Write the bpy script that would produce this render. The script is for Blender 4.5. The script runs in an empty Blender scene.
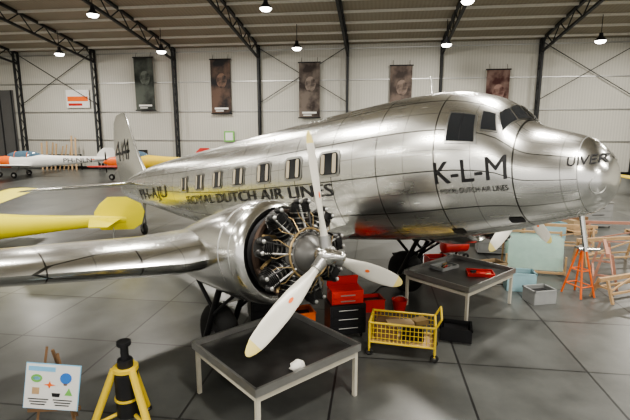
import bpy, math, random
from mathutils import Vector, Matrix
random.seed(7)
H=4.2
scn=bpy.context.scene
try:
    scn.view_settings.view_transform='AgX'; scn.view_settings.look='AgX - Medium High Contrast'
except Exception: pass
# ---------------------------------------------------------------- materials
def mat(name,col,rough=0.5,metal=0.0,var=0.12,scale=6.0,emit=0,alpha=1,trans=0,bump=0):
    m=bpy.data.materials.new(name); m.use_nodes=True
    nt=m.node_tree; b=nt.nodes['Principled BSDF']
    b.inputs['Roughness'].default_value=rough; b.inputs['Metallic'].default_value=metal
    tc=nt.nodes.new('ShaderNodeTexCoord'); no=nt.nodes.new('ShaderNodeTexNoise'); no.inputs['Scale'].default_value=scale
    no.inputs['Detail'].default_value=4
    nt.links.new(tc.outputs['Object'],no.inputs['Vector'])
    mx=nt.nodes.new('ShaderNodeMixRGB'); mx.inputs[1].default_value=tuple(c*(1-var) for c in col)+(1,)
    mx.inputs[2].default_value=tuple(min(1,c*(1+var)) for c in col)+(1,)
    nt.links.new(no.outputs['Fac'],mx.inputs[0]); nt.links.new(mx.outputs[0],b.inputs['Base Color'])
    if emit:
        b.inputs['Emission Color'].default_value=tuple(col)+(1,); b.inputs['Emission Strength'].default_value=emit
    if alpha<1: b.inputs['Alpha'].default_value=alpha
    if trans: b.inputs['Transmission Weight'].default_value=trans
    if bump:
        bp=nt.nodes.new('ShaderNodeBump'); bp.inputs['Strength'].default_value=bump
        nt.links.new(no.outputs['Fac'],bp.inputs['Height']); nt.links.new(bp.outputs[0],b.inputs['Normal'])
    return m

def alu_panels(name,bw,rh,c1,c2,mort=0.011,rough=0.24,streak=(0.9,7)):
    m=bpy.data.materials.new(name); m.use_nodes=True
    nt=m.node_tree; b=nt.nodes['Principled BSDF']; N=nt.nodes.new; Lk=nt.links.new
    b.inputs['Metallic'].default_value=1.0
    uv=N('ShaderNodeUVMap'); uv.uv_map='UVMap'
    br=N('ShaderNodeTexBrick'); br.inputs['Scale'].default_value=1; br.inputs['Brick Width'].default_value=bw
    br.inputs['Row Height'].default_value=rh; br.inputs['Mortar Size'].default_value=mort; br.offset=0.0
    br.inputs['Color1'].default_value=(c1,c1,c1*0.975,1); br.inputs['Color2'].default_value=(c2,c2,c2*0.96,1)
    br.inputs['Mortar'].default_value=(0.22,0.22,0.21,1); br.inputs['Mortar Smooth'].default_value=0.2
    Lk(uv.outputs[0],br.inputs['Vector'])
    # rivet rows: a second, finer brick grid drawn faintly
    br2=N('ShaderNodeTexBrick'); br2.inputs['Scale'].default_value=1; br2.inputs['Brick Width'].default_value=bw/2
    br2.inputs['Row Height'].default_value=rh/2; br2.inputs['Mortar Size'].default_value=0.007; br2.offset=0.0
    br2.inputs['Color1'].default_value=(1,1,1,1); br2.inputs['Color2'].default_value=(.96,.96,.96,1); br2.inputs['Mortar'].default_value=(0.62,0.62,0.62,1)
    Lk(uv.outputs[0],br2.inputs['Vector'])
    mp=N('ShaderNodeMapping'); mp.inputs['Scale'].default_value=(streak[0],streak[1],1); Lk(uv.outputs[0],mp.inputs[0])
    no=N('ShaderNodeTexNoise'); no.inputs['Scale'].default_value=1.0; no.inputs['Detail'].default_value=3
    Lk(mp.outputs[0],no.inputs['Vector'])
    mr=N('ShaderNodeMapRange'); mr.inputs[3].default_value=rough-0.05; mr.inputs[4].default_value=rough+0.1
    Lk(no.outputs['Fac'],mr.inputs[0]); Lk(mr.outputs[0],b.inputs['Roughness'])
    mr2=N('ShaderNodeMapRange'); mr2.inputs[3].default_value=0.94; mr2.inputs[4].default_value=1.06; Lk(no.outputs['Fac'],mr2.inputs[0])
    mx=N('ShaderNodeMixRGB'); mx.blend_type='MULTIPLY'; mx.inputs[0].default_value=1
    Lk(br.outputs['Color'],mx.inputs[1]); Lk(mr2.outputs[0],mx.inputs[2])
    mx3=N('ShaderNodeMixRGB'); mx3.blend_type='MULTIPLY'; mx3.inputs[0].default_value=1
    Lk(mx.outputs[0],mx3.inputs[1]); Lk(br2.outputs['Color'],mx3.inputs[2]); Lk(mx3.outputs[0],b.inputs['Base Color'])
    n2=N('ShaderNodeTexNoise'); n2.inputs['Scale'].default_value=0.9; n2.inputs['Detail'].default_value=1; Lk(uv.outputs[0],n2.inputs['Vector'])
    bp=N('ShaderNodeBump'); bp.inputs['Strength'].default_value=0.25; bp.inputs['Distance'].default_value=0.04
    Lk(n2.outputs['Fac'],bp.inputs['Height']); Lk(bp.outputs[0],b.inputs['Normal'])
    return m

ALU=alu_panels('aluminium_skin',1.04,0.62,0.90,0.80,rough=0.23)
ALUW=alu_panels('aluminium_wing_skin',1.1,0.6,0.86,0.78,rough=0.2)
ALUP=mat('aluminium_plain',(0.84,0.84,0.82),0.2,1.0,0.04,3)
STEEL=mat('steel_dull',(0.45,0.45,0.44),0.4,0.9)
DARKM=mat('dark_metal',(0.03,0.03,0.033),0.4,0.6)
BLACK=mat('black_paint',(0.012,0.012,0.014),0.45)
RUBBER=mat('rubber',(0.02,0.02,0.02),0.8)
GLASS=mat('dark_glass',(0.025,0.027,0.03),0.06)
CREAM=mat('curtain_cream',(0.45,0.40,0.30),0.7)
BRASS=mat('brass_tan',(0.42,0.31,0.16),0.4,0.7)
ENGG=mat('engine_grey',(0.16,0.16,0.155),0.4,0.5)
FINM=mat('cylinder_fins_black',(0.035,0.035,0.036),0.38,0.5)
BLADE=mat('blade_grey',(0.74,0.72,0.65),0.35,0.1,0.05)
YELT=mat('blade_tip_yellow',(0.80,0.68,0.25),0.5)
YEL=mat('yellow_paint',(0.75,0.55,0.06),0.5)
YELG=mat('yellow_fabric',(0.80,0.70,0.03),0.5,0,0.06,2)
ORANGE=mat('orange_paint',(0.85,0.17,0.03),0.45)
RED=mat('red_paint',(0.55,0.03,0.02),0.4)
WHITE=mat('white_paint',(0.78,0.78,0.76),0.45,0,0.04)
BLUE=mat('blue_paint',(0.05,0.2,0.6),0.4)
SKYB=mat('sky_blue_paint',(0.25,0.55,0.80),0.5)
GREEN=mat('green_paint',(0.2,0.5,0.12),0.5)
WOOD=mat('timber',(0.50,0.34,0.19),0.65,0,0.25,9)
WOODD=mat('dark_timber',(0.22,0.13,0.07),0.65,0,0.25,9)
CARD=mat('cardboard',(0.42,0.31,0.19),0.8)
GREYP=mat('grey_cabinet_paint',(0.33,0.34,0.34),0.5)
CLOTH=mat('white_cloth',(0.75,0.74,0.7),0.9,0,0.05,8,bump=0.3)
TRUSS=mat('truss_steel',(0.03,0.032,0.035),0.55,0.2)
TRAYM=mat('tray_steel',(0.10,0.10,0.098),0.28,0.7,0.5,3)
BENCHM=mat('bench_frame_beige',(0.60,0.57,0.48),0.5,0.1)
ACRYL=mat('acrylic_sheet',(0.55,0.75,0.68),0.1,alpha=0.45)
BINM=mat('pale_blue_plastic',(0.40,0.62,0.68),0.4)
CANOPY=mat('canopy_glass',(0.10,0.16,0.22),0.08)
LAMPE=mat('lamp_glow',(1.0,0.97,0.88),0.5,emit=14)

# ---------------------------------------------------------------- mesh builder
class B:
    def __init__(s): s.v=[];s.f=[];s.mi=[];s.mats=[]
    def mx(s,m):
        if m not in s.mats: s.mats.append(m)
        return s.mats.index(m)
    def add(s,vs,fs,m,M=None):
        o=len(s.v)
        for p in vs:
            p=Vector(p); s.v.append(M@p if M is not None else p)
        k=s.mx(m)
        for f in fs: s.f.append([i+o for i in f]); s.mi.append(k)
    def box(s,c,d,m,R=None):
        x,y,z=[k/2 for k in d]
        vs=[Vector(p) for p in ((-x,-y,-z),(x,-y,-z),(x,y,-z),(-x,y,-z),(-x,-y,z),(x,-y,z),(x,y,z),(-x,y,z))]
        if R is not None: vs=[R@p for p in vs]
        c=Vector(c); s.add([p+c for p in vs],[(0,3,2,1),(4,5,6,7),(0,1,5,4),(1,2,6,5),(2,3,7,6),(3,0,4,7)],m)
    def bar(s,p0,p1,w,h,m):
        p0=Vector(p0);p1=Vector(p1);z=(p1-p0);L=z.length
        if L<1e-6: return
        q=z.to_track_quat('Z','Y').to_matrix()
        s.box((p0+p1)/2,(w,h,L),m,q)
    def tube(s,p0,p1,r0,m,r1=None,n=12,caps=True):
        if r1 is None:r1=r0
        p0=Vector(p0);p1=Vector(p1);q=(p1-p0).to_track_quat('Z','Y').to_matrix()
        vs=[];fs=[]
        for p,r in((p0,r0),(p1,r1)):
            for i in range(n):
                a=2*math.pi*i/n; vs.append(p+q@Vector((r*math.cos(a),r*math.sin(a),0)))
        for i in range(n): j=(i+1)%n; fs.append((i,j,n+j,n+i))
        if caps: fs.append(tuple(range(n))[::-1]); fs.append(tuple(range(n,2*n)))
        s.add(vs,fs,m)
    def path(s,ps,r,m,n=8):
        for a,b in zip(ps[:-1],ps[1:]): s.tube(a,b,r,m,n=n)
    def loft(s,rings,m,caps=True):
        n=len(rings[0]);vs=[];fs=[]
        for r in rings: vs+=list(r)
        for k in range(len(rings)-1):
            for i in range(n):
                j=(i+1)%n; fs.append((k*n+i,k*n+j,(k+1)*n+j,(k+1)*n+i))
        if caps: fs.append(tuple(range(n))[::-1]); fs.append(tuple(range((len(rings)-1)*n,len(rings)*n)))
        s.add(vs,fs,m)
    def lathe(s,p0,ax,prof,m,n=24,caps=True):
        p0=Vector(p0);q=Vector(ax).normalized().to_track_quat('Z','Y').to_matrix()
        s.loft([[p0+q@Vector((r*math.cos(2*math.pi*i/n),r*math.sin(2*math.pi*i/n),z)) for i in range(n)] for z,r in prof],m,caps)
    def ball(s,c,r,m,n=14,k=8,R=None):
        if not hasattr(r,'__len__'): r=(r,r,r)
        c=Vector(c);rings=[]
        for a in range(k+1):
            t=math.pi*a/k; st=max(math.sin(t),0.01)
            ring=[]
            for i in range(n):
                p=Vector((r[0]*st*math.cos(2*math.pi*i/n),r[1]*st*math.sin(2*math.pi*i/n),-r[2]*math.cos(t)))
                if R is not None:p=R@p
                ring.append(c+p)
            rings.append(ring)
        s.loft(rings,m)
    def torus(s,c,ax,R,r,m,n=28,k=10):
        c=Vector(c);q=Vector(ax).normalized().to_track_quat('Z','Y').to_matrix()
        vs=[];fs=[]
        for i in range(n):
            a=2*math.pi*i/n
            for j in range(k):
                b=2*math.pi*j/k; rr=R+r*math.cos(b)
                vs.append(c+q@Vector((rr*math.cos(a),rr*math.sin(a),r*math.sin(b))))
        for i in range(n):
            for j in range(k):
                i2=(i+1)%n;j2=(j+1)%k; fs.append((i*k+j,i2*k+j,i2*k+j2,i*k+j2))
        s.add(vs,fs,m)
    def slab(s,out,fn,t,m):
        n=len(out)
        vs=[fn(a,b,-t/2) for a,b in out]+[fn(a,b,t/2) for a,b in out]
        fs=[tuple(range(n))[::-1],tuple(range(n,2*n))]+[(i,(i+1)%n,n+(i+1)%n,n+i) for i in range(n)]
        s.add(vs,fs,m)
    def obj(s,name,parent=None,M=None,ang=0.6,smooth=True,uv=None):
        me=bpy.data.meshes.new(name); me.from_pydata([tuple(p) for p in s.v],[],s.f)
        for m in s.mats: me.materials.append(m)
        me.polygons.foreach_set('material_index',s.mi)
        me.update()
        if smooth:
            me.polygons.foreach_set('use_smooth',[True]*len(s.f))
            me.set_sharp_from_angle(angle=ang)
        if uv:
            l=me.uv_layers.new(name='UVMap')
            for lp in me.loops: l.data[lp.index].uv=uv(me.vertices[lp.vertex_index].co)
        o=bpy.data.objects.new(name,me); scn.collection.objects.link(o)
        if parent: o.parent=parent
        if M is not None: o.matrix_world=M
        return o
def empty(name,M=None):
    e=bpy.data.objects.new(name,None); scn.collection.objects.link(e)
    if M is not None:e.matrix_world=M
    return e
def RZ(a): return Matrix.Rotation(a,3,'Z')
def place(x,y,ang,z=0,sc=1): return Matrix.Translation((x,y,z))@Matrix.Rotation(ang,4,'Z')@Matrix.Scale(sc,4)
def text_mesh(body,size=1.0,bold=0.0):
    cu=bpy.data.curves.new('t','FONT'); cu.body=body; cu.size=size; cu.offset=bold; cu.resolution_u=4
    ob=bpy.data.objects.new('t',cu); scn.collection.objects.link(ob)
    dg=bpy.context.evaluated_depsgraph_get(); me=bpy.data.meshes.new_from_object(ob.evaluated_get(dg))
    vs=[Vector(v.co) for v in me.vertices]; fs=[tuple(p.vertices) for p in me.polygons]
    bpy.data.objects.remove(ob); bpy.data.meshes.remove(me)
    x0=min(v.x for v in vs);x1=max(v.x for v in vs);y0=min(v.y for v in vs);y1=max(v.y for v in vs)
    return [((v.x-x0)/(x1-x0),(v.y-y0)/(y1-y0)) for v in vs],fs

# ---------------------------------------------------------------- building shell
ea=Vector((0.9912,-0.1323,0)); inn=Vector((-0.1323,-0.9912,0)); W0=Vector((0,47,0))
def W(xa,d,z): return W0+ea*xa+inn*d+Vector((0,0,z))
ZE=12.6; SL=0.14; DR=36; DF=66
def zr(d): return ZE+SL*d if d<DR else ZE+SL*DR-SL*(d-DR)
bang=math.atan2(ea.y,ea.x)
def floor_mat():
    m=bpy.data.materials.new('concrete_floor'); m.use_nodes=True; nt=m.node_tree;b=nt.nodes['Principled BSDF'];N=nt.nodes.new;Lk=nt.links.new
    tc=N('ShaderNodeTexCoord'); mp=N('ShaderNodeMapping'); mp.inputs['Rotation'].default_value=(0,0,-bang); mp.inputs['Location'].default_value=(0.6,0.9,0)
    Lk(tc.outputs['Object'],mp.inputs[0])
    br=N('ShaderNodeTexBrick'); br.offset=0; br.inputs['Scale'].default_value=1; br.inputs['Brick Width'].default_value=2.2; br.inputs['Row Height'].default_value=2.2
    br.inputs['Mortar Size'].default_value=0.02; br.inputs['Color1'].default_value=(0.088,0.092,0.089,1); br.inputs['Color2'].default_value=(0.112,0.116,0.110,1)
    br.inputs['Mortar'].default_value=(0.025,0.025,0.026,1); Lk(mp.outputs[0],br.inputs['Vector'])
    no=N('ShaderNodeTexNoise'); no.inputs['Scale'].default_value=0.9; no.inputs['Detail'].default_value=8; no.inputs['Roughness'].default_value=0.65; Lk(tc.outputs['Object'],no.inputs['Vector'])
    mr=N('ShaderNodeMapRange'); mr.inputs[1].default_value=0.3; mr.inputs[2].default_value=0.7; mr.inputs[3].default_value=0.72; mr.inputs[4].default_value=1.25; Lk(no.outputs['Fac'],mr.inputs[0])
    mx=N('ShaderNodeMixRGB'); mx.blend_type='MULTIPLY'; mx.inputs[0].default_value=1; Lk(br.outputs['Color'],mx.inputs[1]); Lk(mr.outputs[0],mx.inputs[2]); Lk(mx.outputs[0],b.inputs['Base Color'])
    mr3=N('ShaderNodeMapRange'); mr3.inputs[3].default_value=0.22; mr3.inputs[4].default_value=0.42; Lk(no.outputs['Fac'],mr3.inputs[0]); Lk(mr3.outputs[0],b.inputs['Roughness'])
    return m
def clad(name,c,freq,axis_along=True,dark=0.75):
    m=bpy.data.materials.new(name); m.use_nodes=True; nt=m.node_tree;b=nt.nodes['Principled BSDF'];N=nt.nodes.new;Lk=nt.links.new
    b.inputs['Roughness'].default_value=0.6
    uv=N('ShaderNodeUVMap'); uv.uv_map='UVMap'
    wv=N('ShaderNodeTexWave'); wv.inputs['Scale'].default_value=freq; wv.bands_direction='X' if axis_along else 'Y'; Lk(uv.outputs[0],wv.inputs['Vector'])
    no=N('ShaderNodeTexNoise'); no.inputs['Scale'].default_value=0.25; no.inputs['Detail'].default_value=5; Lk(uv.outputs[0],no.inputs['Vector'])
    mx=N('ShaderNodeMixRGB'); mx.inputs[1].default_value=tuple(k*dark for k in c)+(1,); mx.inputs[2].default_value=tuple(c)+(1,)
    mm=N('ShaderNodeMath'); mm.operation='MULTIPLY_ADD'; mm.inputs[1].default_value=0.5; Lk(wv.outputs['Fac'],mm.inputs[0]); Lk(no.outputs['Fac'],mm.inputs[2]); mm.use_clamp=True
    Lk(mm.outputs[0],mx.inputs[0]); Lk(mx.outputs[0],b.inputs['Base Color'])
    bp=N('ShaderNodeBump'); bp.inputs['Strength'].default_value=0.4; Lk(wv.outputs['Fac'],bp.inputs['Height']); Lk(bp.outputs[0],b.inputs['Normal'])
    return m
FLOORM=floor_mat(); WALLM=clad('wall_cladding',(0.58,0.57,0.52),1.2); ROOFM=clad('roof_cladding',(0.34,0.30,0.23),1.0)
XL,XR=-39,40
b=B(); b.slab([(XL,-.3),(XR,-.3),(XR,DF+4),(XL,DF+4)],lambda a,d,o:W(a,d,-0.1+o),0.2,FLOORM); b.obj('floor',smooth=False)
uvw=lambda co:((co-W0).dot(ea),co.z)
b=B(); b.slab([(XL,0),(XR,0),(XR,ZE+.2),(XL,ZE+.2)],lambda a,z,o:W(a,-0.15+o,z),0.3,WALLM); b.obj('wall_back',smooth=False,uv=uvw)
side=[(0,0),(DF,0),(DF,zr(DF)),(DR,zr(DR)),(0,ZE)]
uvs=lambda co:((co-W0).dot(inn),co.z)
b=B(); b.slab(side,lambda d,z,o:W(XL-0.15+o,d,z),0.3,WALLM); b.obj('wall_left',smooth=False,uv=uvs)
b=B(); b.slab(side,lambda d,z,o:W(XR+0.15+o,d,z),0.3,WALLM); b.obj('wall_right',smooth=False,uv=uvs)
b=B()
for d0,d1 in((-0.3,DR),(DR,DF)):
    z0=ZE+SL*d0 if d0<DR else zr(d0); z1=zr(d1)
    b.add([W(XL-.3,d0,z0),W(XR+.3,d0,z0),W(XR+.3,d1,z1),W(XL-.3,d1,z1),W(XL-.3,d0,z0+.2),W(XR+.3,d0,z0+.2),W(XR+.3,d1,z1+.2),W(XL-.3,d1,z1+.2)],
          [(0,1,2,3),(4,7,6,5),(0,4,5,1),(2,6,7,3)],ROOFM)
b.obj('ceiling',smooth=False,uv=uvw)
cols=[-5.7+9.0*k for k in range(-3,6)]
ft=empty('roof_truss_frames')
for ix,xa in enumerate(cols):
    b=B()
    for d in(0.12,0.75): b.bar(W(xa,d,0),W(xa,d,zr(d)-0.1),0.2,0.16,TRUSS)
    z=0.3;k=0
    while z<ZE-1.6:
        b.bar(W(xa,0.12 if k%2 else .75,z),W(xa,.75 if k%2 else .12,z+0.9),0.06,0.06,TRUSS); z+=0.9;k+=1
    dep=1.25
    for d0,d1 in((0.1,DR),(DR,DF-0.2)):
        b.bar(W(xa,d0,zr(d0)-.12),W(xa,d1,zr(d1)-.12),0.22,0.2,TRUSS)
        b.bar(W(xa,d0,zr(d0)-dep),W(xa,d1,zr(d1)-dep),0.2,0.18,TRUSS)
        n=int((d1-d0)/1.4); 
        for i in range(n):
            da=d0+(d1-d0)*i/n; db=d0+(d1-d0)*(i+1)/n
            if i%2: b.bar(W(xa,da,zr(da)-.12),W(xa,db,zr(db)-dep),0.07,0.07,TRUSS)
            else: b.bar(W(xa,da,zr(da)-dep),W(xa,db,zr(db)-.12),0.07,0.07,TRUSS)
    b.obj('frame_%d'%ix,ft,smooth=False)
b=B()
d=1.2
PURL=mat('purlin_grey',(0.62,0.60,0.54),.5)
while d<DF-1:
    b.bar(W(XL+.05,d,zr(d)-.1),W(XR-.05,d,zr(d)-.1),0.12,0.2,PURL); d+=2.3
b.obj('purlins',ft,smooth=False)
b=B()
for z in (3.2,6.2,9.2,12.2): b.bar(W(XL+.05,.06,z),W(XR-.05,.06,z),0.1,0.1,STEEL)
for k in (0,3,6):
    if k<len(cols)-1:
        a0,a1=cols[k],cols[k+1]
        b.bar(W(a0,.3,7),W(a1,.3,12.4),0.06,0.06,TRUSS); b.bar(W(a0,.3,12.4),W(a1,.3,7),0.06,0.06,TRUSS)
b.obj('wall_girts',ft,smooth=False)
b=B(); b.bar(W(XL+.05,.06,.15),W(XR-.05,.06,.15),.12,.3,DARKM); b.obj('baseboard_back',smooth=False)
b=B()
b.box(W(-36.0,.22,4.3),(4.6,.12,8.6),mat('door_panel_dark',(0.12,0.12,0.12),.5),RZ(bang))
for k in range(4): b.box(W(-38.2+k*1.45,.32,4.3),(.1,.1,8.6),TRUSS,RZ(bang))
b.obj('door_1',smooth=False)
# banners
def banner_mat(n,c1,c2,sc):
    m=mat(n,c1,0.7,0,0.1,sc); nt=m.node_tree
    mx=[x for x in nt.nodes if x.type=='MIX_RGB'][0]; mx.inputs[2].default_value=tuple(c2)+(1,)
    cr=nt.nodes.new('ShaderNodeValToRGB'); cr.color_ramp.elements[0].position=.42; cr.color_ramp.elements[1].position=.6
    no=[x for x in nt.nodes if x.type=='TEX_NOISE'][0]; nt.links.new(no.outputs['Fac'],cr.inputs[0]); nt.links.new(cr.outputs[0],mx.inputs[0]); return m
def xa_px(px): 
    r=(px-315)/450*.965; return 47*r/(.991+.132*r)
bn=[(146,(0.02,0.025,0.022),(0.10,0.115,0.10),58),(222,(0.012,0.012,0.015),(0.12,0.075,0.055),60),(310,(0.04,0.028,0.025),(0.17,0.14,0.12),63),(401,(0.05,0.035,0.03),(0.16,0.12,0.10),66),(497,(0.06,0.015,0.012),(0.20,0.13,0.11),70)]
for i,(px,c1,c2,yt) in enumerate(bn):
    xa=xa_px(px); Y=47-.132*xa
    zt=4.2+Y*((210-yt)/450*.985-.1736)/(.985+(210-yt)/450*.1736)
    hh=5.4; ww=2.1
    M=Matrix.Translation(W(xa,.45,zt-hh/2))@Matrix.Rotation(bang,4,'Z')
    b=B(); b.box((0,0,0),(ww,.03,hh),banner_mat('banner_print_%d'%i,c1,c2,0.5+0.1*i))
    b.tube((-ww/2-.1,0,hh/2),(ww/2+.1,0,hh/2),.06,DARKM); b.tube((-ww/2-.1,0,-hh/2),(ww/2+.1,0,-hh/2),.06,DARKM)
    for x in(-.8,.8): b.tube((x,0,hh/2),(x,.2,hh/2+.5),.02,DARKM,n=6)
    b.box((0,-.02,-hh/2+.5),(ww*.7,.02,.18),WHITE); b.box((-.2,-.02,-hh/2+.25),(ww*.4,.02,.1),WHITE)
    b.ball((.1,-.02,.6),(.55,.02,.75),banner_mat('banner_art_%d'%i,tuple(k*1.6 for k in c2),c1,1.3),16,8)
    b.obj('wall_banner',M=M)
M=Matrix.Translation(W(xa_px(77),.2,7.6))@Matrix.Rotation(bang,4,'Z')
b=B(); b.box((0,0,0),(2.7,.06,1.9),WHITE); b.box((0,-.04,.0),(2.4,.03,.5),ORANGE); b.box((-.3,-.04,-.6),(1.6,.03,.25),RED); b.obj('wall_sign',M=M)
M=Matrix.Translation(W(xa_px(228),.2,3.6))@Matrix.Rotation(bang,4,'Z')
b=B(); b.box((0,0,0),(1.1,.1,1.1),GREEN); b.box((0,-.06,0),(.8,.03,.8),WHITE); b.obj('exit_sign',M=M)
def lamp(xa,d,z,glow=True):
    p=W(xa,d,z); b=B()
    b.tube((0,0,.55),(0,0,zr(d)-z-.15),.03,DARKM,n=6)
    b.lathe((0,0,0),(0,0,1),[(0,.42),(.12,.38),(.3,.2),(.4,.16),(.6,.14)],DARKM,16)
    b.lathe((0,0,-.22),(0,0,1),[(0,.1),(.05,.3),(.21,.42)],LAMPE,16)
    b.obj('pendant_lamp',M=Matrix.Translation(p))
for xa in(-23.4,-13.3,-.8,11.9,23.9): lamp(xa,6,11.3)
for xa in(-14.6,-1.6,12,25): lamp(xa,14,12.6)
for xa in(-27,-9,9,27):
    for d in(9,22,34,46,58):
        l=bpy.data.lights.new('hall_light','AREA'); l.shape='DISK'; l.size=1.6; l.energy=1400 if d<30 else 1700; l.color=(1,.95,.86)
        o=bpy.data.objects.new('hall_light',l); scn.collection.objects.link(o); o.location=W(xa+1.3,d,zr(d)-1.8)

# ---------------------------------------------------------------- airliner
th=math.radians(41); t=math.radians(8.5)
F=Vector((math.sin(th)*math.cos(t),-math.cos(th)*math.cos(t),math.sin(t)))
P_=Vector((math.cos(th),math.sin(th),0)); U=F.cross(P_)
Nn=Vector((3.79,5.6,H-0.58))
AM=Matrix(((F.x,P_.x,U.x,Nn.x),(F.y,P_.y,U.y,Nn.y),(F.z,P_.z,U.z,Nn.z),(0,0,0,1)))
AMI=AM.inverted()
air=empty('airliner',AM)
def A(s,w,u): return Vector((-s,-w,u))
SEC=[(0,.02,-.02,.02),(.02,.17,-.14,.16),(.05,.26,-.21,.24),(.12,.385,-.31,.35),(.2,.48,-.38,.43),(.3,.555,-.435,.50),(.42,.61,-.475,.555),(.55,.665,-.51,.61),(.85,.78,-.57,.70),(1.0,.90,-.60,.74),(1.2,1.14,-.65,.79),(1.5,1.33,-.70,.86),(2,1.5,-.78,.95),(3,1.6,-.87,1.04),(5,1.62,-.93,1.08),(7.5,1.6,-.92,1.08),(10,1.58,-.75,1.0),(12,1.56,-.5,.85),(14,1.53,-.2,.65),(16,1.42,.1,.42),(17.5,1.25,.35,.24),(18.5,1.0,.6,.1)]
def sec(s):
    s=max(0,min(18.5,s))
    for i in range(len(SEC)-1):
        if s<=SEC[i+1][0]: break
    a,c=SEC[i],SEC[i+1]; k=(s-a[0])/(c[0]-a[0])
    def sl(j,q):
        return (SEC[q+1][j]-SEC[q-1][j])/(SEC[q+1][0]-SEC[q-1][0])
    out=[]
    for j in(1,2,3):
        h=c[0]-a[0]; 
        m0=(c[j]-a[j])/h*1.0 if i==0 else sl(j,i)
        m1=(c[j]-a[j])/h if i+2>=len(SEC) else sl(j,i+1)
        d=(c[j]-a[j])/h
        if d==0: m0=m1=0
        else:
            m0=d*max(0,min(3,m0/d)); m1=d*max(0,min(3,m1/d))
        out.append((2*k**3-3*k*k+1)*a[j]+(k**3-2*k*k+k)*h*m0+(-2*k**3+3*k*k)*c[j]+(k**3-k*k)*h*m1)
    return out
def surf(s,phi,off=0,sg=1):
    tp,bt,hw=sec(s); uc=(tp+bt)/2; hh=(tp-bt)/2
    w=(hw+off)*math.sin(phi); u=uc+(hh+off)*math.cos(phi)
    return A(s-off*(0.6 if s<1 else 0),w*sg,u)
def sidep(s,u,off=0,sg=1):
    tp,bt,hw=sec(s); uc=(tp+bt)/2; hh=(tp-bt)/2
    return surf(s,math.acos(max(-.99,min(.99,(u-uc)/hh))),off,sg)
st=[0,.005,.01,.02,.035,.05,.08,.12,.16,.2,.25,.3,.36,.42,.5,.6,.72,.8,.85,.92,1.0,1.1,1.2,1.35,1.5,1.75,2,2.3,2.6,3]+[3.5+.5*k for k in range(31)]
NS=64
vs=[];fs=[];uvd=[]
for s_ in st:
    for i in range(NS+1):
        ph=2*math.pi*i/NS; vs.append(surf(s_,ph)); uvd.append((s_+.05,ph*1.15))
for k in range(len(st)-1):
    for i in range(NS):
        a=k*(NS+1)+i; fs.append((a,a+NS+1,a+NS+2,a+1))
me=bpy.data.meshes.new('fuselage'); me.from_pydata([tuple(p) for p in vs],[],fs); me.materials.append(ALU); me.materials.append(ALUP)
l=me.uv_layers.new(name='UVMap')
for lp in me.loops: l.data[lp.index].uv=uvd[lp.vertex_index]
for i,p in enumerate(me.polygons):
    if i//NS<11: p.material_index=1
me.polygons.foreach_set('use_smooth',[True]*len(fs)); me.update()
o=bpy.data.objects.new('fuselage',me); scn.collection.objects.link(o); o.parent=air
b=B(); b.ball(A(.006,0,0),(.006,.03,.03),ALUP); tp,bt,hw=sec(18.5); b.ball(A(18.5,0,(tp+bt)/2),(.25,.1,.2),ALUP); b.obj('tail_cone',air)
b=B()
def ring_band(s0,s1,off,m,n=64):
    vs=[surf(s0,2*math.pi*i/n,off) for i in range(n)]+[surf(s1,2*math.pi*i/n,off) for i in range(n)]
    b.add(vs,[(i,n+i,n+(i+1)%n,(i+1)%n) for i in range(n)],m)
ring_band(.297,.306,.004,STEEL)
b.obj('skin_seams',air)
b=B()
for sg in(1,-1):
    c=surf(.12,math.radians(105),.0,sg); ax=(c-A(.6,0,0)).normalized()
    b.torus(c-ax*.012,ax,.11,.006,STEEL)
b.obj('landing_lights',air)
b=B(); b.path([A(.45,0,-.4),A(.42,.0,-.95)],.035,ALUP); b.path([A(.5,0,-.92),A(.25,0,-.92)],.022,ALUP); b.obj('pitot_mast',air)
def patch(b,corn,off,m,sg=1,n=8,fn=surf):
    vs=[];fs=[]
    for i in range(n+1):
        for j in range(n+1):
            x=i/n;y=j/n
            s_=(corn[0][0]*(1-x)+corn[1][0]*x)*(1-y)+(corn[3][0]*(1-x)+corn[2][0]*x)*y
            p_=(corn[0][1]*(1-x)+corn[1][1]*x)*(1-y)+(corn[3][1]*(1-x)+corn[2][1]*x)*y
            vs.append(fn(s_,p_,off,sg))
    for i in range(n):
        for j in range(n):
            a=i*(n+1)+j; fs.append((a,a+1,a+n+2,a+n+1))
    b.add(vs,fs,m)
def grow(c,g):
    cx=sum(p[0] for p in c)/4; cy=sum(p[1] for p in c)/4
    return [(cx+(p[0]-cx)*(1+g),cy+(p[1]-cy)*(1+g)) for p in c]
R_=math.radians
FRAME=mat('window_frame_steel',(0.5,0.5,0.49),.3,1)
b=B()
cw=[[(1.84,R_(47)),(1.50,R_(46)),(1.46,R_(70)),(1.84,R_(71))],
    [(1.42,R_(40)),(1.27,R_(38)),(1.20,R_(55)),(1.39,R_(58))],
    [(1.18,R_(21)),(1.235,R_(35)),(1.13,R_(52)),(1.055,R_(26))],
    [(1.17,R_(3)),(1.175,R_(18)),(1.05,R_(23)),(.98,R_(3))]]
for sg in(1,-1):
    for c in cw:
        patch(b,grow(c,.16),.008,FRAME,sg); patch(b,c,.016,GLASS,sg)
    patch(b,[(1.665,R_(46)),(1.655,R_(46)),(1.65,R_(71)),(1.66,R_(71))],.02,DARKM,sg)
b.obj('cockpit_windows',air)
b=B()
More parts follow.
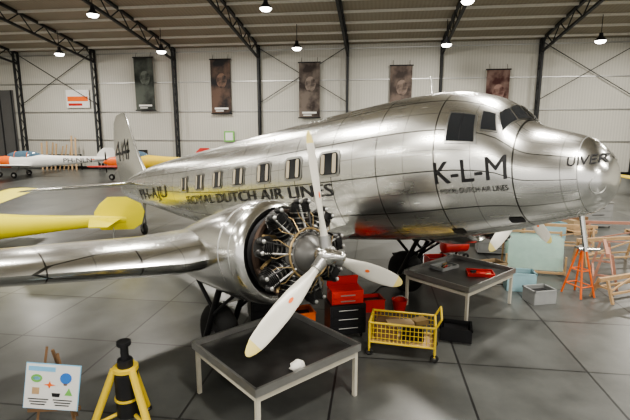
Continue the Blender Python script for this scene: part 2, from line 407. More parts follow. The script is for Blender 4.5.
def rrect(s0,u0,w,h,r,off,m,sg):
    pts=[]
    for cx,cy,a0 in((w/2-r,h/2-r,0),(-w/2+r,h/2-r,90),(-w/2+r,-h/2+r,180),(w/2-r,-h/2+r,270)):
        for k in range(5):
            a=R_(a0+22.5*k); pts.append((cx+r*math.cos(a),cy+r*math.sin(a)))
    vs=[sidep(s0,u0,off,sg)]+[sidep(s0-x,u0+y,off,sg) for x,y in pts]
    n=len(pts); b.add(vs,[(0,1+i,1+(i+1)%n) for i in range(n)],m)
for sg in(1,-1):
    for k in range(7):
        s0=4.15+1.04*k
        rrect(s0,.61,.56,.47,.1,.012,FRAME,sg); rrect(s0,.61,.46,.38,.07,.02,GLASS,sg)
        for dx in(-.15,.15): rrect(s0+dx,.61,.1,.34,.03,.026,CREAM,sg)
b.obj('cabin_windows',air)
def surf_text(b,body,s_left,s_right,u0,h,m,off=.02,sg=1,bold=.0,shear=0):
    v2,f2=text_mesh(body,1.0,bold)
    if sg>0: vs=[sidep(s_left+(s_right-s_left)*x,u0+h*(y-.5),off,1) for x,y in v2]
    else: vs=[sidep(s_right+(s_left-s_right)*x,u0+h*(y-.5),off,-1) for x,y in v2]
    b.add(vs,f2,m)
b=B()
for sg in(1,-1):
    surf_text(b,'ROYAL DUTCH AIR LINES',10.3,4.1,.15,.23,BLACK,sg=sg)
    surf_text(b,'K-L-M',2.03,1.05,.27,.31,BLACK,sg=sg)
    surf_text(b,'ROYAL DUTCH AIR LINES',1.97,1.05,.0,.07,BLACK,sg=sg)
    surf_text(b,'PH-AJU',15.4,12.0,.42,.5,BLACK,sg=sg)
    surf_text(b,'UIVER',.40,.05,.26,.11,BLACK,sg=sg,off=.012)
b.obj('fuselage_lettering',air,smooth=False)
b=B()
for s_,u_ in((1.1,-.47),(2.0,-.64)): rrect(s_,u_,.18,.08,.02,.01,BLACK,1)
b.obj('access_panels',air)
b=B()
for sg in(1,-1):
    b.loft([[A(s_,sg*(.85+.55*math.cos(q)),-.62+h_*math.sin(q)) for q in [2*math.pi*i/16 for i in range(16)]] for s_,h_ in((4.1,.1),(4.5,.26),(5.5,.38),(7,.36),(8.5,.26),(9.6,.08))],ALUP)
b.obj('wing_root_fillet',air,ang=1.2)
b=B(); b.tube(surf(2.6,0,-.02),surf(2.6,0,0)+Vector((0,0,.3)),.02,ALUP,r1=.01)
b.obj('antenna_masts',air)
def airfoil(n=14):
    pts=[]
    xs=[(1-math.cos(math.pi*i/n))/2 for i in range(n+1)]
    f=lambda x:5*(.2969*math.sqrt(x)-.126*x-.3516*x*x+.2843*x**3-.1015*x**4)
    for x in reversed(xs): pts.append((x,f(x)))
    for x in xs[1:-1]: pts.append((x,-f(x)*.75))
    return pts
AF=airfoil()
def wing(b,secs,m,fn):
    b.loft([[fn(y,x0+x*c,z+tk*h) for x,h in AF] for y,x0,c,z,tk in secs],m)
ws=[(.0,4.3,4.5,-.68,.78),(2,4.3,4.45,-.68,.76),(3.8,4.3,4.35,-.67,.72),(6,4.9,3.6,-.47,.56),(9,5.7,2.7,-.2,.38),(11.6,6.4,1.9,.03,.24),(12.5,6.8,1.3,.1,.14),(12.9,7.2,.6,.13,.05)]
for nm,sg in(('wing_starboard',1),('wing_port',-1)):
    b=B(); wing(b,ws,ALUW,lambda y,x,z:A(x,y*sg,z)); b.obj(nm,air,uv=lambda co:(co.y,co.x),ang=.9)
hs=[(0,16.1,2.5,.95,.22),(2,16.6,2.0,.98,.18),(3.5,17.0,1.4,1.0,.12),(4.0,17.4,.8,1.0,.05)]
for nm,sg in(('stabiliser_starboard',1),('stabiliser_port',-1)):
    b=B(); wing(b,hs,ALUW,lambda y,x,z:A(x,y*sg,z)); b.obj(nm,air,uv=lambda co:(co.y,co.x),ang=.9)
fin=[(1.1,15.4,3.5,0,.30),(1.6,15.95,3.2,0,.26),(2.4,16.5,2.75,0,.2),(3.2,16.9,2.25,0,.14),(3.75,17.2,1.7,0,.09),(3.98,17.5,1.0,0,.04)]
b=B(); wing(b,fin,ALUP,lambda y,x,z:A(x,z,y)); 
rud=[(.62,18.3,.45,0,.12),(.9,18.1,.95,0,.16),(1.2,18.0,1.05,0,.16)]
wing(b,rud,ALUP,lambda y,x,z:A(x,z,y))
v2,f2=text_mesh('44',1)
for sg in(1,-1): b.add([A((18.75-1.6*x) if sg>0 else (17.15+1.6*x),sg*(.15),2.0+.85*y) for x,y in v2],f2,BLACK)
b.obj('tail_fin',air,ang=.9)
EU=-.63; EW=2.75
EXH=mat('exhaust_brown',(0.06,0.04,0.03),.5,.7)
for side_n,sg in(('starboard',1),('port',-1)):
    c=lambda s_,w=0,u=0:A(s_,sg*EW+w,EU+u)
    b=B()
    prof=[(3.58,.55),(3.50,.60),(3.46,.655),(3.50,.70),(3.62,.735),(3.9,.755),(4.3,.745),(4.8,.69),(5.5,.6),(6.2,.48),(7,.32),(7.7,.15),(8.1,.03)]
    rings=[]
    for s_,r in prof:
        rings.append([A(s_,sg*EW+r*math.sin(q),EU+r*math.cos(q)*(1.0 if math.cos(q)>0 else 1.08)-0.05*max(0,s_-4)) for q in [2*math.pi*i/40 for i in range(40)]])
    b.loft(rings,ALUP,True)
    b.torus(c(4.0),(1,0,0),.755,.01,STEEL,40,6); b.torus(c(3.72),(1,0,0),.745,.006,STEEL,40,6)
    b.obj('nacelle_'+side_n,air,ang=.9)
    b=B()
    b.lathe(c(3.56),(1,0,0),[(0,.56),(.04,.56),(.14,.36),(.3,.3)],DARKM,32)
    b.torus(c(3.32),(1,0,0),.55,.06,EXH,32,8)
    b.lathe(c(3.3),(1,0,0),[(0,.34),(.36,.34),(.42,.27),(.5,.24),(.58,.18),(.64,.12),(.8,.09)],ENGG,28)
    for k in range(9):
        q=2*math.pi*k/9+.1
        dr=Vector((0,math.sin(q),math.cos(q))); tg=Vector((0,math.cos(q),-math.sin(q)))
        base=c(3.05)
        b.tube(base+dr*.3,base+dr*.56,.09,FINM,n=14)
        for j in range(10): b.tube(base+dr*(.335+.023*j),base+dr*(.345+.023*j),.135,FINM if j%3 else STEEL,n=14)
        b.tube(base+dr*.56,base+dr*.69,.13,FINM,n=14,r1=.105)
        for j in range(6): b.tube(base+dr*(.565+.023*j),base+dr*(.575+.023*j),.165-.007*j,FINM,n=14)
        for sd in(-1,1):
            rb=base+dr*.70+tg*(.075*sd)+Vector((.06,0,0))
            b.ball(rb,(.08,.05,.05),FINM,10,6); b.ball(rb+Vector((.065,0,0)),.03,STEEL,8,5)
            b.tube(c(2.85)+dr*.29+tg*.045*sd,rb+Vector((.03,0,0)),.016,FINM if sd>0 else STEEL,n=6)
            b.path([base+dr*.6+tg*.1*sd+Vector((.07,0,0)),base+dr*.5+tg*.12*sd+Vector((.15,0,0)),c(2.8)+dr*.36+tg*.03*sd],.007,BRASS,n=5)
        b.path([base+dr*.62+tg*.06-Vector((.1,0,0)),base+dr*.56+tg*.09-Vector((.24,0,0))],.04,EXH,n=8)
        b.path([base+dr*.33+tg*.17-Vector((.12,0,0)),base+dr*.6+tg*.15-Vector((.06,0,0))],.026,BRASS,n=8)
    b.torus(c(2.84),(1,0,0),.34,.016,BRASS,32,8)
    b.torus(c(2.88),(1,0,0),.27,.03,ENGG,32,8)
    b.obj('engine_'+side_n,air)
    b=B(); hub=c(2.5)
    b.lathe(hub-Vector((.14,0,0)),(1,0,0),[(0,.07),(.02,.12),(.2,.13),(.26,.1),(.3,.07),(.44,.06),(.47,.02)],ALUP,20)
    rot=4 if sg>0 else -6
    for k in range(3):
        q=R_(rot+120*k); 
        dr=Vector((0,-math.sin(q),math.cos(q))); tg=Vector((0,math.cos(q),math.sin(q))); fx=Vector((1,0,0))
        b.tube(hub+dr*.08,hub+dr*.26,.085,STEEL,n=14,r1=.075)
        rings=[]
        for r,wd,tk,tw in((.24,.11,.10,46),(.34,.12,.09,42),(.48,.17,.06,38),(.7,.225,.04,32),(.95,.25,.03,28),(1.2,.24,.022,24),(1.38,.21,.016,22),(1.44,.19,.015,21),(1.52,.14,.012,20),(1.58,.08,.008,20),(1.6,.02,.005,20)):
            ta=R_(tw); cd=tg*math.cos(ta)-fx*math.sin(ta); nd=tg*math.sin(ta)+fx*math.cos(ta)
            rings.append([hub+dr*r+cd*(wd/2*math.cos(a))+nd*(tk/2*math.sin(a)) for a in [2*math.pi*i/16 for i in range(16)]])
        b.loft(rings[:8],BLADE); b.loft(rings[7:],YELT)
        ta=R_(31); nd=tg*math.sin(ta)+fx*math.cos(ta); cd=tg*math.cos(ta)-fx*math.sin(ta)
        pc=hub+dr*.78+nd*.021
        b.slab([(.022*math.cos(a),.045*math.sin(a)) for a in [2*math.pi*i/12 for i in range(12)]],lambda x,y,o_:pc+cd*x+dr*y+nd*o_,.004,ORANGE)
    b.obj('propeller_'+side_n,air,ang=.9)
    b=B()
    wc=AM@A(5.35,sg*EW,0); wc.z=.55; wl=AMI@wc
    Yl=Vector((0,1,0))
    b.torus(wl,Yl,.36,.19,RUBBER,30,12); b.tube(wl-Yl*.12,wl+Yl*.12,.27,DARKM,n=24); b.tube(wl-Yl*.3,wl+Yl*.3,.05,STEEL)
    for q in(-.27,.27):
        top=A(4.9,sg*EW+q,EU-.55)
        b.tube(top,wl+Yl*(-q),.055,DARKM); b.tube(A(6.0,sg*EW+q,EU-.35),(top+wl+Yl*(-q))/2,.035,DARKM); b.tube(A(4.2,sg*EW+q,EU-.55),(top*.4+(wl+Yl*(-q))*.6),.03,DARKM)
    b.tube(A(4.9,sg*EW-.27,EU-.9),A(4.9,sg*EW+.27,EU-.9),.03,STEEL)
    b.obj('landing_gear_'+side_n,air)
b=B(); wc=AM@A(16.6,0,0); wc.z=.25; wl=AMI@wc; Yl=Vector((0,1,0))
b.torus(wl,Yl,.16,.09,RUBBER,20,10); b.tube(wl-Yl*.07,wl+Yl*.07,.12,STEEL)
for q in(-.1,.1): b.tube(wl+Yl*q,A(16.3,q*.5,.2),.035,STEEL)
b.obj('tail_wheel',air)

# ---------------------------------------------------------------- small aircraft
def small_plane(name,x,y,ang,body,trim,L=8.0,span=10,high=False,txt=None,tri=True,canopy=CANOPY,wingmat=None,sc=1,zc=1.15,cowl=None,taill=1.0,finmat=None):
    e=empty(name,place(x,y,ang,0,sc)); wingmat=wingmat or body
    b=B()
    prof=[(0,.0,.05,.06),(.1,0,.32,.34),(.6,.0,.42,.42),(1.4,.02,.48,.5),(2.2,.05,.5,.55),(3.2,.05,.48,.5),(4.5,.08,.34,.38),(6,.14,.2,.26),(7.4,.2,.09,.18),(8,.22,.04,.14)]
    k=L/8
    rr_=[[Vector((-s_*k,hw*math.sin(q),zc+uc+hh*math.cos(q))) for q in [2*math.pi*i/20 for i in range(20)]] for s_,uc,hw,hh in prof]
    b.loft(rr_[:4],cowl or body); b.loft(rr_[3:],body)
    b.ball((0.02,0,zc),(.3,.16,.16),trim)
    if trim!=body:
      for sg in(1,-1): b.slab([(-.5,zc-.05),(-6.8*k,zc+.12),(-6.8*k,zc+.2),(-.5,zc+.1)],lambda a,z,o_:Vector((a,sg*(.52-.055*abs(a+2.0)*(.9 if a>-2 else 1.25))+o_,z)),.02,trim)
    b.obj('fuselage',e)
    b=B(); zw=zc+.62 if high else zc-.3
    di=.03 if high else .08
    S=span/2
    wsx=[(-S,1.75*k,.9,zw+di*S,.07),(-S+.3,1.5*k,1.3,zw+di*(S-.3),.12),(-1,1.4*k,1.6,zw+di,.2),(0,1.4*k,1.6,zw+di*.5,.22),(1,1.4*k,1.6,zw+di,.2),(S-.3,1.5*k,1.3,zw+di*(S-.3),.12),(S,1.75*k,.9,zw+di*S,.07)]
    wing(b,wsx,wingmat,lambda yy,xx,z:Vector((-xx,yy,z)))
    if high:
        for sg in(1,-1):
            b.tube((-1.7*k,.4*sg,zc-.3),(-1.8*k,2.6*sg,zw+.05),.035,trim,n=6); b.tube((-2.3*k,.4*sg,zc-.3),(-2.3*k,2.6*sg,zw+.05),.03,trim,n=6)
    b.obj('wing',e,ang=.9)
    b=B()
    wing(b,[(-1.5,7.2*k,.6,zc+.25,.05),(0,6.7*k,1.1,zc+.25,.09),(1.5,7.2*k,.6,zc+.25,.05)],wingmat,lambda yy,xx,z:Vector((-xx,yy,z)))
    wing(b,[(zc-.15,7.1*k,.9*taill,0,.06),(zc+.05,6.9*k,1.3*taill,0,.08),(zc+.5,6.9*k,1.4*taill,0,.08),(zc+.8,7.1*k,1.15*taill,0,.07),(zc+1.05,7.4*k,.65,0,.04)],finmat or wingmat,lambda yy,xx,z:Vector((-xx,z,yy)))
    b.obj('tail',e,ang=.9)
    b=B()
    if high:
        b.box((-1.9*k,0,zc+.42),(1.3*k,.86,.4),canopy); b.box((-1.9*k,0,zc+.6),(1.5*k,.9,.1),body)
    else:
        b.ball((-2.2*k,0,zc+.42),(1.15*k,.4,.42),canopy,18,10)
        for xx in(-1.7,-2.5): b.torus((xx*k,0,zc+.4),(1,0,0),.4,.02,trim,20,6)
    b.obj('canopy',e)
    b=B(); b.lathe((.12,0,zc),(1,0,0),[(0,.18),(.12,.14),(.28,.03)],trim,14)
    for sg in(1,-1): b.loft([[Vector((.2+.02*math.sin(a),wd*math.cos(a),zc+sg*r)) for a in [2*math.pi*i/8 for i in range(8)]] for r,wd in((.1,.05),(.4,.09),(.65,.07),(.75,.02))],DARKM)
    b.obj('propeller',e)
    b=B()
    for sg in(1,-1):
        p=Vector((-1.9*k if tri else -1.0*k,1.1*sg,.225)); b.torus(p,(0,1,0),.15,.075,RUBBER,18,8); b.tube(p-Vector((0,.05,0)),p+Vector((0,.05,0)),.1,STEEL)
        b.tube(p+Vector((0,-.08*sg,0)),(p.x-.1,.35*sg,zc-.3),.04,body if high else STEEL,n=8)
    p=Vector((-.5*k,0,.2)) if tri else Vector((-7.5*k,0,.12)); rr=.2 if tri else .12
    b.torus(p,(0,1,0),rr*.67,rr*.33,RUBBER,16,8); b.tube(p,(p.x-.05,0,zc-.2 if tri else zc+.15),.035,STEEL)
    b.obj('undercarriage',e)
    if txt:
        v2,f2=text_mesh(txt,1); b=B()
        for sg in(1,-1):
            b.add([Vector(((-6.6+1.8*xx if sg<0 else -4.8-1.8*xx)*k,sg*(.03+.055*(8-(6.6-1.8*xx if sg<0 else 4.8+1.8*xx))*1.6),zc-.05+.32*yy)) for xx,yy in v2],f2,BLACK)
        b.obj('registration',e,smooth=False)
    return e
small_plane('light_aircraft',-29.6,41.2,R_(186),WHITE,ORANGE,L=9,span=10,txt='PH-NLN',sc=1.2,cowl=ORANGE,finmat=WHITE)
small_plane('vintage_monoplane',-14.8,15.1,R_(187),YELG,YELG,L=8,span=10.5,high=True,tri=False,zc=.80,taill=1.25)
small_plane('aerobatic_aircraft',-18.3,40.0,R_(170),YEL,ORANGE,L=7.5,span=9,tri=False,wingmat=RED,sc=1.25,cowl=ORANGE)
small_plane('trainer_aircraft',20.3,26,R_(200),YEL,RED,L=8,span=9,tri=False)

# ---------------------------------------------------------------- workshop tables
def work_table(x,y,ang,sx,sy,h=.82,extras=()):
    b=B()
    b.box((0,0,h-.03),(sx,sy,.03),TRAYM)
    for a,c,dx,dy in((0,sy/2,sx,.02),(0,-sy/2,sx,.02),(sx/2,0,.02,sy),(-sx/2,0,.02,sy)): b.box((a,c,h+.02),(dx+.02,dy+.02,.12),STEEL)
    for a in(-1,1):
        for c in(-1,1):
            b.box((a*(sx/2-.05),c*(sy/2-.05),(h-.05)/2),(.06,.06,h-.05),BENCHM)
    for a in(-1,1): b.box((a*(sx/2-.05),0,h-.11),(.05,sy-.1,.07),BENCHM)
    for c in(-1,1): b.box((0,c*(sy/2-.05),h-.11),(sx-.1,.05,.07),BENCHM)
    return b.obj('drip_tray_table',M=place(x,y,ang),smooth=False)
TA=math.atan2(.755,-.656)
work_table(-.62,6.66,TA,1.8,1.95)
work_table(3.52,10.5,TA,1.7,2.1)
b=B(); rings=[]
for k in range(7):
    rr=[.02,.09,.12,.11,.10,.06,.01][k]
    rings.append([Vector(((rr+random.uniform(-.02,.02))*math.cos(a),(rr*.6+random.uniform(-.02,.02))*math.sin(a),.0+.03*k+(random.uniform(0,.008) if k else 0))) for a in [2*math.pi*i/14 for i in range(14)]])
b.loft(rings,CLOTH); 
b.obj('cleaning_rag',M=place(-.25,5.95,.4,.806),ang=2)
# tripod jack
b=B()
b.lathe((0,0,.25),(0,0,1),[(0,.1),(.02,.15),(.62,.15),(.66,.10),(.8,.095),(.8,.05),(1.0,.05),(1.0,.09),(1.05,.09)],BLACK,20)
b.tube((0,0,.90),(0,0,.95),.16,YEL,n=20); b.tube((0,0,.5),(0,0,.53),.165,YEL,n=20)
for k in range(3):
    q=R_(85+120*k); dv=Vector((math.cos(q),math.sin(q),0))
    b.tube(dv*.14+Vector((0,0,.93)),dv*.5+Vector((0,0,.05)),.05,YEL,n=10)
    b.tube(dv*.12+Vector((0,0,.3)),dv*.4+Vector((0,0,.22)),.025,YEL,n=8)
    b.lathe(dv*.5,(0,0,1),[(0,.07),(.02,.07),(.05,.04)],BLACK,12)
b.obj('tripod_jack',M=place(-2.62,5.75,0,0,1.05))
# easel sign
e=empty('information_easel',place(-3.52,5.5,R_(4)))
b=B()
b.bar((-.3,0,0),(-.06,.12,1.35),.03,.03,WOODD); b.bar((.3,0,0),(.06,.12,1.25),.03,.03,WOODD); b.bar((0,.6,0),(0,.13,1.3),.03,.03,WOODD); b.bar((-.34,.02,.5),(.34,.02,.5),.04,.05,WOODD)
b.obj('easel_frame',e,smooth=False)
b=B(); RT=Matrix.Rotation(R_(7),3,'Y')@Matrix.Rotation(R_(-7),3,'X'); cc=Vector((0.02,-.005,.84))
def onb(x,z,dx,dz,off,m): b.box(cc+RT@Vector((x,-off,z)),(dx,.012,dz),m,RT)
onb(0,0,.70,.62,0,SKYB); onb(0,0,.68,.60,.008,WHITE)
onb(-.14,.24,.34,.06,.014,SKYB)
def poly(pts,m,x0,z0,sc):
    b.slab([(x*sc,z*sc) for x,z in pts],lambda p,q,o_:cc+RT@Vector((x0+p,-.018+o_*.5,z0+q)),.008,m)
def cir(n=14,rx=1,rz=1): return [(rx*math.cos(2*math.pi*i/n),rz*math.sin(2*math.pi*i/n)) for i in range(n)]
poly(cir(rx=1.3),GREEN,-.2,.11,.055); poly(cir(rx=1.2,rz=.6),SKYB,-.2,.11,.04)
poly(cir(),BLUE,.17,.13,.075); poly([(-.5,-1),(.5,-1),(.3,-1.6),(-.3,-1.6)],WOODD,.17,.13,.06)
poly([(-1.4,0),(-.3,.2),(0,1),(.3,.2),(1.4,0),(.3,-.25),(0,-.9),(-.3,-.25)],ORANGE,-.03,.03,.055)
poly([(-1,-1),(1,-1),(1,1),(-1,1)],WOOD,-.2,-.06,.045); poly([(-1,-1),(1,-1),(0,1)],GREEN,.22,-.05,.05); poly([(-1,-.6),(1,-.6),(1.2,.5),(-1.2,.5)],BLACK,.06,-.1,.045)
for k in range(3): onb(-.16,-.17-.035*k,.26-.04*k,.01,.016,BLACK); onb(.15,-.17-.035*k,.24-.03*k,.01,.016,BLACK)
b.obj('sign_board',e)
# tool cabinet
b=B()
b.box((0,0,.42),(.75,.5,.62),BLACK); 
for k in range(3): b.box((0,-.255,.2+.19*k),(.68,.02,.16),DARKM); b.tube((-.2,-.28,.25+.19*k),(.2,-.28,.25+.19*k),.01,STEEL,n=6)
b.box((0,0,.88),(.66,.42,.28),RED); 
for k in range(2): b.box((0,-.215,.81+.12*k),(.6,.02,.10),RED); b.box((0,-.23,.81+.12*k),(.3,.02,.02),STEEL)
b.box((0,.22,1.10),(.66,.03,.22),RED,Matrix.Rotation(.3,3,'X'))
for a in(-.3,.3):
    for c in(-.18,.18): b.torus((a,c,.06),(1,0,0),.04,.02,RUBBER,12,6); b.tube((a,c,.06),(a,c,.13),.015,STEEL,n=6)
b.obj('tool_cabinet',M=place(.62,8.85,R_(12)),smooth=False)
def crate(name,x,y,ang,sx,sy,sz,m,z=0):
    b=B(); tk=.02
    b.box((0,0,tk/2),(sx,sy,tk),m)
    for a,c,dx,dy in((0,sy/2,sx,tk),(0,-sy/2,sx,tk),(sx/2,0,tk,sy),(-sx/2,0,tk,sy)): b.box((a,c,sz/2),(dx,dy,sz),m)
    for a,c,dx,dy in((0,sy/2,sx+.04,tk*2),(0,-sy/2,sx+.04,tk*2),(sx/2,0,tk*2,sy+.04),(-sx/2,0,tk*2,sy+.04)): b.box((a,c,sz-.02),(dx,dy,.04),m)
    b.box((0,0,sz*.5),(sx*.8,sy*.8,sz*.5),DARKM)
    return b.obj(name,M=place(x,y,ang,z),smooth=False)
crate('storage_crate',-.35,9.3,.3,.6,.45,.35,ORANGE)
crate('storage_crate',1.35,10.2,.2,.5,.4,.3,RED)
crate('storage_crate',2.9,8.7,-.3,.6,.45,.28,BLACK)
crate('storage_crate',2.75,12.9,.3,.7,.5,.6,BLACK)
crate('storage_crate',3.7,13.2,.1,.6,.5,.45,RED)
crate('plastic_bin',5.5,11.6,-.2,.7,.5,.5,BINM)
crate('plastic_bin',5.6,10.7,.2,.6,.45,.35,GREYP)
crate('cardboard_box',5.2,12.8,.3,.7,.5,.4,CARD)
crate('plastic_bin',9.2,17.2,.2,.9,.6,.7,BINM)
def tray(name,x,y,ang,z,m,items):
    b=B(); b.box((0,0,.01),(.6,.4,.02),m)
    for a,c,dx,dy in((0,.2,.6,.015),(0,-.2,.6,.015),(.3,0,.015,.4),(-.3,0,.015,.4)): b.box((a,c,.04),(dx,dy,.08),m)
    for k in range(items):
        x_=random.uniform(-.22,.22);y_=random.uniform(-.13,.13); b.tube((x_-.05,y_,.04),(x_+.06,y_+.03,.05),.02,random.choice([STEEL,BRASS,RED,DARKM]),n=8)
    b.obj(name,M=place(x,y,ang,z),smooth=False)
tray('parts_tray',3.25,10.9,.6,.806,GREYP,7); tray('parts_tray',3.95,10.35,-.2,.806,RED,6)
b=B()
for k in range(4): b.torus((0,0,.02+.03*k),(0,0,1),.26-.01*k,.016,BLACK,26,6)
b.path([(.26,0,.016),(.6,-.2,.016),(.9,-.1,.016),(1.3,-.35,.016)],.014,BLACK,n=6)
b.obj('cable_coil',M=place(4.6,11.9,.3))
b=B()
pts=[(0,0,.015),(.4,.15,.015),(.8,-.05,.015),(1.2,.1,.015),(1.5,.5,.015),(1.9,.6,.015),(2.3,.4,.015)]
b.path(pts,.014,BLACK,n=6); b.box((2.35,.38,.03),(.18,.08,.06),WHITE)
b.obj('extension_cable',M=place(.4,10.9,.2))
def cabinet(name,x,y,ang,w_,d_,h_,m,nd=3):
    b=B(); b.box((0,0,h_/2+.03),(w_,d_,h_-.06),m); b.box((0,0,h_-.0),(w_+.06,d_+.06,.04),STEEL)
    for k in range(nd):
        z=h_*(.15+.8*(k+.5)/nd-.02); b.box((0,-d_/2-.01,z),(w_*.9,.02,h_*.8/nd*.85),m); b.tube((-w_*.2,-d_/2-.04,z),(w_*.2,-d_/2-.04,z),.012,DARKM,n=6)
    for a in(-1,1):
        for c in(-1,1): b.tube((a*(w_/2-.05),c*(d_/2-.05),0),(a*(w_/2-.05),c*(d_/2-.05),.08),.025,DARKM,n=8)
    b.obj(name,M=place(x,y,ang),smooth=False)
cabinet('drawer_cabinet',8.0,17.6,-.1,1.2,.6,1.0,GREYP); cabinet('drawer_cabinet',6.9,20.2,-.1,1.3,.6,1.1,GREYP); cabinet('drawer_cabinet',12.3,19.6,.1,1.4,.6,1.1,GREYP); cabinet('drawer_cabinet',-1.15,9.7,.3,.7,.5,.7,BLACK)
cabinet('drawer_cabinet',6.3,15.2,-.2,1.3,.6,.95,GREYP)
# yellow wire trolley
b=B()
sx,sy=1.2,.62
for z in(.28,.66):
    b.path([(-sx/2,-sy/2,z),(sx/2,-sy/2,z),(sx/2,sy/2,z),(-sx/2,sy/2,z),(-sx/2,-sy/2,z)],.022,YEL)
b.box((0,0,.27),(sx,sy,.02),WOOD)
for a in range(17):
    x=-sx/2+sx*a/16
    for c in(-1,1): b.tube((x,c*sy/2,.28),(x,c*sy/2,.66),.007,YEL,n=5)
for z in(.37,.47,.56):
    b.path([(-sx/2,-sy/2,z),(sx/2,-sy/2,z),(sx/2,sy/2,z),(-sx/2,sy/2,z),(-sx/2,-sy/2,z)],.006,YEL,n=5)
for a in range(1,8):
    y=-sy/2+sy*a/8
    for c in(-1,1): b.tube((c*sx/2,y,.28),(c*sx/2,y,.66),.007,YEL,n=5)
for a in(-1,1):
    for c in(-1,1):
        b.tube((a*sx/2,c*sy/2,.1),(a*sx/2,c*sy/2,.68),.024,YEL); b.torus((a*sx/2,c*sy/2,.08),(0,1,0),.055,.024,RUBBER,14,7)
b.path([(sx/2,-sy/2,.66),(sx/2+.1,-sy/2,.85),(sx/2+.1,sy/2,.85),(sx/2,sy/2,.66)],.02,YEL)
b.box((-.3,0,.45),(.4,.4,.3),WOODD); b.box((.2,.05,.42),(.4,.35,.25),DARKM); b.box((-.05,-.1,.62),(.5,.25,.05),CARD,RZ(.3)); b.box((.3,.1,.6),(.3,.2,.1),BRASS,RZ(.7))
b.obj('wire_trolley',M=place(1.68,8.1,R_(-14)))
b=B(); b.lathe((0,0,0),(0,0,1),[(0,.13),(.26,.18),(.28,.19),(.27,.17),(.05,.12)],RED,20); b.torus((0,0,.22),(0,1,.3),.17,.007,STEEL,18,5); b.obj('bucket',M=place(2.0,10.1,0))
# compressor
b=B()
b.tube((-.4,0,.45),(.4,0,.45),.2,RED,n=20); b.ball((-.4,0,.45),(.1,.2,.2),RED); b.ball((.4,0,.45),(.1,.2,.2),RED)
b.box((0,0,.75),(.35,.25,.25),DARKM); b.tube((.25,0,.62),(.25,0,.9),.09,STEEL,n=14)
for a in(-.3,.3): b.torus((a,.2,.125),(0,1,0),.09,.035,RUBBER,16,8); b.torus((a,-.2,.125),(0,1,0),.09,.035,RUBBER,16,8); b.tube((a,-.2,.13),(a,.2,.13),.02,STEEL); b.box((a,0,.22),(.06,.3,.1),STEEL)
b.obj('air_compressor',M=place(4.6,14.4,.3))
# acrylic panel rack
b=B()
for k in range(4):
    b.box((0,-.35+.2*k,.62),(1.5,.02,.95),ACRYL,Matrix.Rotation(R_(-8),3,'X'))
for a in(-.8,.8):
    b.box((a,0,.1),(.06,1.0,.08),WOOD); b.bar((a,.4,.1),(a,.3,1.2),.05,.05,WOOD); b.bar((a,-.45,.1),(a,-.45,.6),.05,.05,WOOD); b.box((a,0,.03),(.1,.1,.06),WOOD)
b.box((0,-.45,.1),(1.6,.05,.06),WOOD); b.box((0,.3,1.15),(1.65,.05,.06),WOOD)
b.obj('panel_rack',M=place(6.6,13.2,R_(-15)),smooth=False)
# orange stand under the nose
b=B()
for a in(-.22,.22):
    for c in(-.3,.3): b.tube((a,c,0.02),(a*.25,c*.2,1.25),.025,ORANGE,n=8)
for z in(.3,.7):
    f=1-z/1.25*.78
    b.path([(-.22*f,-.3*f,z),(.22*f,-.3*f,z),(.22*f,.3*f,z),(-.22*f,.3*f,z),(-.22*f,-.3*f,z)],.016,ORANGE,n=6)
b.box((0,0,1.27),(.25,.25,.05),STEEL)
b.obj('support_stand',M=place(6.8,11.1,.3))
def trestle(x,y,ang,L=1.6,h=1.0,m=WOOD):
    b=B()
    for a in(-L/2,L/2):
        for c in(-.3,.3): b.bar((a,c,0),(a,c*.35,h),.06,.06,m)
        b.bar((a,-.22,.35),(a,.22,.35),.05,.05,m)
    b.bar((-L/2-.15,0,h),(L/2+.15,0,h),.08,.1,m); b.bar((-L/2,-.25,.25),(L/2,-.25,.25),.05,.05,m); b.bar((-L/2,.25,.25),(L/2,.25,.25),.05,.05,m)
    b.bar((-L/2,-.2,.3),(L/2,-.12,.8),.04,.04,m)
    b.obj('timber_trestle',M=place(x,y,ang),smooth=False)
PINKW=mat('faded_red_timber',(0.42,0.22,0.16),.6,0,.2)
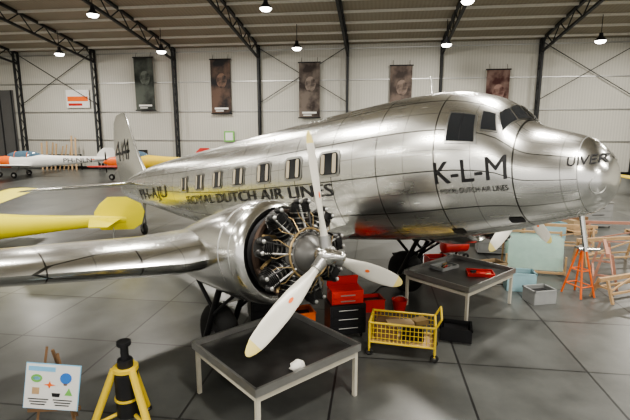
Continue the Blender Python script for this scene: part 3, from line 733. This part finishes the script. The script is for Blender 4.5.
trestle(8.2,12.3,R_(60),1.6,.95,PINKW); trestle(9.4,14.0,R_(10),2.0,.8); trestle(8.6,15.6,R_(-15),2.2,.9); trestle(7.9,11.0,R_(20),1.5,.55,WOOD); trestle(11.2,16.0,R_(-8),2.4,.9,PINKW)
def pallet(name,x,y,ang):
    b=B()
    for k in range(6): b.box((-.5+.2*k,0,.13),(.14,1.0,.02),WOOD)
    for c in(-.45,0,.45): b.box((0,c,.06),(1.15,.09,.12),WOOD)
    b.box((0,.1,.34),(.8,.6,.4),CARD); b.box((.1,0,.6),(.5,.4,.12),WOODD)
    b.obj(name,M=place(x,y,ang),smooth=False)
pallet('loaded_pallet',11.0,18.5,.3); pallet('loaded_pallet',13.6,18.0,.1); pallet('loaded_pallet',6.2,17.0,-.3); pallet('loaded_pallet',9.6,20.8,.2)
b=B()
for k in range(9): b.bar((-2+.5*k,0,.0),(-2+.5*k+random.uniform(-.3,.3),.5,3.2+random.uniform(-.8,.6)),.16,.07,WOOD)
b.bar((-2.4,.45,1.6),(2.4,.45,1.6),.1,.1,DARKM)
for a in(-2.3,2.3): b.bar((a,.5,0),(a,.5,1.7),.1,.1,DARKM)
b.obj('plank_rack',M=Matrix.Translation(W(-27.8,1.7,0))@Matrix.Rotation(bang,4,'Z'),smooth=False)
for xa in(-19,-10,-2,8,17,26,33):
    b=B(); b.box((0,0,1.1),(2.4,.7,2.2),DARKM)
    for k in range(4): b.box((-.9+.6*k,-.37,1.15),(.5,.04,1.8),STEEL); b.tube((-.75+.6*k,-.4,.9),(-.75+.6*k,-.4,1.3),.02,ALUP,n=6)
    b.obj('storage_cabinet',M=Matrix.Translation(W(xa,1.5,0))@Matrix.Rotation(bang,4,'Z'),smooth=False)

# ---------------------------------------------------------------- world, camera
w=bpy.data.worlds.new('World'); scn.world=w; w.use_nodes=True
w.node_tree.nodes['Background'].inputs[0].default_value=(1.0,0.96,0.90,1); w.node_tree.nodes['Background'].inputs[1].default_value=1.15
cd=bpy.data.cameras.new('camera'); cd.lens=450/630*36; cd.sensor_width=36; cd.clip_end=500
co=bpy.data.objects.new('camera',cd); scn.collection.objects.link(co); co.location=(0,0,H); co.rotation_euler=(R_(80),0,0)
scn.camera=co
